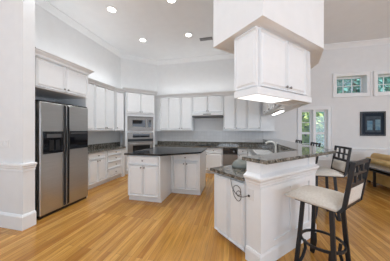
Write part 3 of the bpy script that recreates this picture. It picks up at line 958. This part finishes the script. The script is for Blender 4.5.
def stool(loc, rotz, label):
    t = thing('bar_stool', label, 'bar stool', (*loc, 0), rotz, 'black metal bar stools with cream cushions round the raised bar')
    hw = 0.192
    zf, zt = 0.69, 1.14
    b = NB()
    tube(b, [(-hw, -0.20, zf), (-hw, 0.16, zf), (-hw + 0.05, 0.205, zf), (hw - 0.05, 0.205, zf), (hw, 0.16, zf), (hw, -0.20, zf)], 0.01, flat=(0.011, 0.008), closed=True)
    box(b, -hw, hw, -0.13, -0.09, zf - 0.012, zf + 0.004)
    box(b, -hw, hw, 0.09, 0.13, zf - 0.012, zf + 0.004)
    obj('seat_frame', b, IRON, t)
    obj('seat', cushion(-hw - 0.038, hw + 0.038, -0.195, 0.262, zf + 0.0085, 0.75, 0.035), CREAM, t, smooth=True)
    # legs
    for sx in (-1, 1):
        for sy in (-1, 1):
            b = tube(NB(), [(sx * 0.125, sy * 0.125, zf - 0.012), (sx * 0.145, sy * 0.145, 0.34), (sx * 0.17, sy * 0.17, 0.0)], 0.01, flat=(0.018, 0.012))
            lg = obj('leg', b, IRON, t)
            b = tube(NB(), [(sx * 0.115, sy * 0.115, 0.265), (sx * 0.108, sy * 0.108, 0.18), (sx * 0.125, sy * 0.125, 0.09), (sx * 0.155, sy * 0.155, 0.0)], 0.01, flat=(0.013, 0.007))
            obj('brace', b, IRON, lg)
    ring = [(0.185 * math.cos(a), 0.185 * math.sin(a), 0.275) for a in [2 * math.pi * k / 36 for k in range(36)]]
    obj('foot_ring', tube(NB(), ring, 0.01, closed=True, flat=(0.008, 0.012)), IRON, t)

    def yb(z):
        return -0.232 - 0.068 * (z - zf) / (zt - zf)
    for sx in (-1, 1):
        b = tube(NB(), [(sx * hw, -0.13, zf), (sx * hw, -0.205, zf + 0.004), (sx * hw, yb(zf + 0.05), zf + 0.05), (sx * hw, yb(0.85), 0.85), (sx * hw, yb(zt), zt)], 0.01, flat=(0.016, 0.009))
        obj('post', b, IRON, t)
    b = NB()
    for za, zb in ((1.108, 1.14), (1.017, 1.040), (0.915, 0.95)):
        box(b, -hw + 0.010, hw - 0.010, -0.009, 0.009, za, zb, Matrix.Translation((0, yb((za + zb) / 2), 0)))
    for k in range(1, 3):
        x = -hw + 2 * hw * k / 3
        for za, zb in ((1.0399, 1.1081), (0.9499, 1.0171)):
            box(b, x - 0.014, x + 0.014, -0.0085, 0.0085, za, zb, Matrix.Translation((0, yb((za + zb) / 2), 0)))
    obj('lattice', b, IRON, t)
    b = NB()
    box(b, -hw + 0.010, hw - 0.010, -0.008, 0.008, 0.735, 0.755, Matrix.Translation((0, yb(0.745), 0)))
    obj('lower_rail', b, IRON, t)
    th = math.atan2(0.068, zt - zf)
    bm = cushion(-hw + 0.018, hw - 0.018, -0.078, 0.078, 0, 0.035, 0.015)
    M = Matrix.Translation((0, yb(0.832) - 0.006, 0.832)) @ Matrix.Rotation(th, 4, 'X') @ Matrix.Rotation(R(-90), 4, 'X')
    bmesh.ops.transform(bm, matrix=M, verts=bm.verts)
    obj('back_pad', bm, CREAM, t, smooth=True)
    return t


s1 = stool(W(2.04, -0.815), R(45), 'black bar stool with cream seat closest to the camera, largest of the stools')
for x, y, rz, lab in ((1.40, 3.28, 90, 'black bar stool with cream cushions at the bar corner, just behind the first stool'),
                      (1.385, 4.22, 90, 'black bar stool showing its lattice top in front of the twin window'),
                      (1.385, 5.22, 90, 'black bar stool furthest along the bar, by the twin window edge')):
    c = copy_tree(s1)
    c.location = (x, y, 0)
    c.rotation_euler = (0, 0, R(rz))
    c['label'] = lab

# ------------------------------------------------------------------ den: sofa, table, picture
so = thing('sofa', 'tan leather sofa against the den wall behind the dark table', 'sofa', (3.45, 4.0, 0))
obj('base', box(NB(), 0.02, 0.95, 0.02, 1.66, 0.06, 0.42), TAN, so, bevel=0.03)
obj('back_roll', tube(NB(), [(0.09, 0.0, 0.588), (0.09, 1.68, 0.588)], 0.088, 20), TAN, so, smooth=True)
obj('back_frame', box(NB(), 0.04, 0.24, 0.03, 1.65, 0.4205, 0.505), TAN, so, bevel=0.02)
obj('back_cushion', tube(NB(), [(0.36, 0.02, 0.665), (0.36, 1.85, 0.665)], 0.11, 20), TAN, so, smooth=True)
obj('seat_cushion', box(NB(), 0.25, 0.97, 0.04, 1.64, 0.4205, 0.555), TAN, so, bevel=0.03)
for x in (0.06, 0.88):
    for y in (0.1, 1.62):
        obj('foot', box(NB(), x, x + 0.05, y, y + 0.05, 0, 0.0595), DARKT, so)
tb = thing('console_table', 'low dark table with slim legs standing behind the tan sofa', 'table', (3.0, 4.1, 0))
obj('table_top', box(NB(), 0, 0.42, 0, 1.55, 0.535, 0.565), DARKT, tb, bevel=0.005)
obj('apron', box(NB(), 0.03, 0.39, 0.03, 1.52, 0.47, 0.49), IRON, tb)
for x in (0.03, 0.35):
    for y in (0.03, 1.08, 1.48):
        obj('leg', box(NB(), x, x + 0.04, y, y + 0.04, 0, 0.534), IRON, tb)

pc = thing('framed_picture', 'square black framed dark print with a painted window reflection on the den wall above the sofa', 'picture', (3.64, YB, 1.24))
b = NB()
pw, ph = 0.615, 0.72
box(b, 0, pw, -0.03, -0.001, 0, 0.04)
box(b, 0, pw, -0.03, -0.001, ph - 0.04, ph)
box(b, 0, 0.04, -0.03, -0.001, 0.04, ph - 0.04)
box(b, pw - 0.04, pw, -0.03, -0.001, 0.04, ph - 0.04)
obj('frame', b, BLACKP, pc)
mnt = obj('mount', box(NB(), 0.041, pw - 0.041, -0.014, -0.002, 0.041, ph - 0.041), mat('mount_navy', (0.008, 0.016, 0.03), 0.4, spec=0.15), pc)
b = NB()
box(b, 0.13, pw - 0.11, -0.017, -0.0145, 0.11, 0.58)
pr = obj('print', b, noisy('print_ink', (0.008, 0.016, 0.03), (0.05, 0.075, 0.10), 7, 0.6), mnt)
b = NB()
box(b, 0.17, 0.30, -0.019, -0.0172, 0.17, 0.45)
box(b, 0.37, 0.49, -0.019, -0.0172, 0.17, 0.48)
obj('painted_reflection', b, noisy('reflection_pale', (0.07, 0.18, 0.28), (0.18, 0.30, 0.36), 12, 0.6), pr)  # window reflection in the picture glass, painted as pale blocks

# ------------------------------------------------------------------ outside
struct('ground', box(NB(), -8, 20, 6.6, 30, -0.6, -0.5), GRASS, label='green lawn outside the windows', cat='ground')


def tree(name, label, x, y, h, r, n, m, zc):
    t = thing(name, label, 'tree' if 'tree' in name else 'shrub', (x, y, -0.5), 0, 'greenery outside the windows')
    obj('trunk', tube(NB(), [(0, 0, 0), (0.05, 0.02, h * 0.4), (0, 0, h * 0.8)], 0.13, 8, r2=0.05), BARK, t)
    bm = NB()
    for k in range(n):
        while True:
            p = Vector((random.uniform(-1, 1), random.uniform(-1, 1), random.uniform(-1, 1)))
            if 0.3 < p.length < 1:
                break
        p = Vector((p.x * r, p.y * r, zc + p.z * (h - zc)))
        s = random.uniform(0.07, 0.15)
        a = Vector((random.gauss(0, 1), random.gauss(0, 1), random.gauss(0, 1))).normalized()
        c = a.orthogonal().normalized()
        d = a.cross(c)
        v = [bm.verts.new(p + c * s * 0.55), bm.verts.new(p + d * s), bm.verts.new(p - c * s * 0.55), bm.verts.new(p - d * s)]
        bm.faces.new(v)
    obj('foliage', bm, m, t)


tree('leafy_tree', 'yellow green shrubby tree outside the twin window', 3.0, 8.7, 3.2, 1.05, 2000, LEAVES[2], 1.6)
tree('leafy_tree', 'blue green tree standing far behind the yellow green one outside', 5.0, 13.5, 5.0, 1.8, 3400, LEAVES[1], 2.8)
tree('leafy_tree', 'green tree crown filling the high window beside the overhead cabinet', 5.5, 9.7, 6.4, 1.2, 2600, LEAVES[1], 4.3)
tree('leafy_tree', 'green tree crown seen through the high window above the picture', 8.4, 12.0, 7.0, 1.2, 2400, LEAVES[0], 4.4)
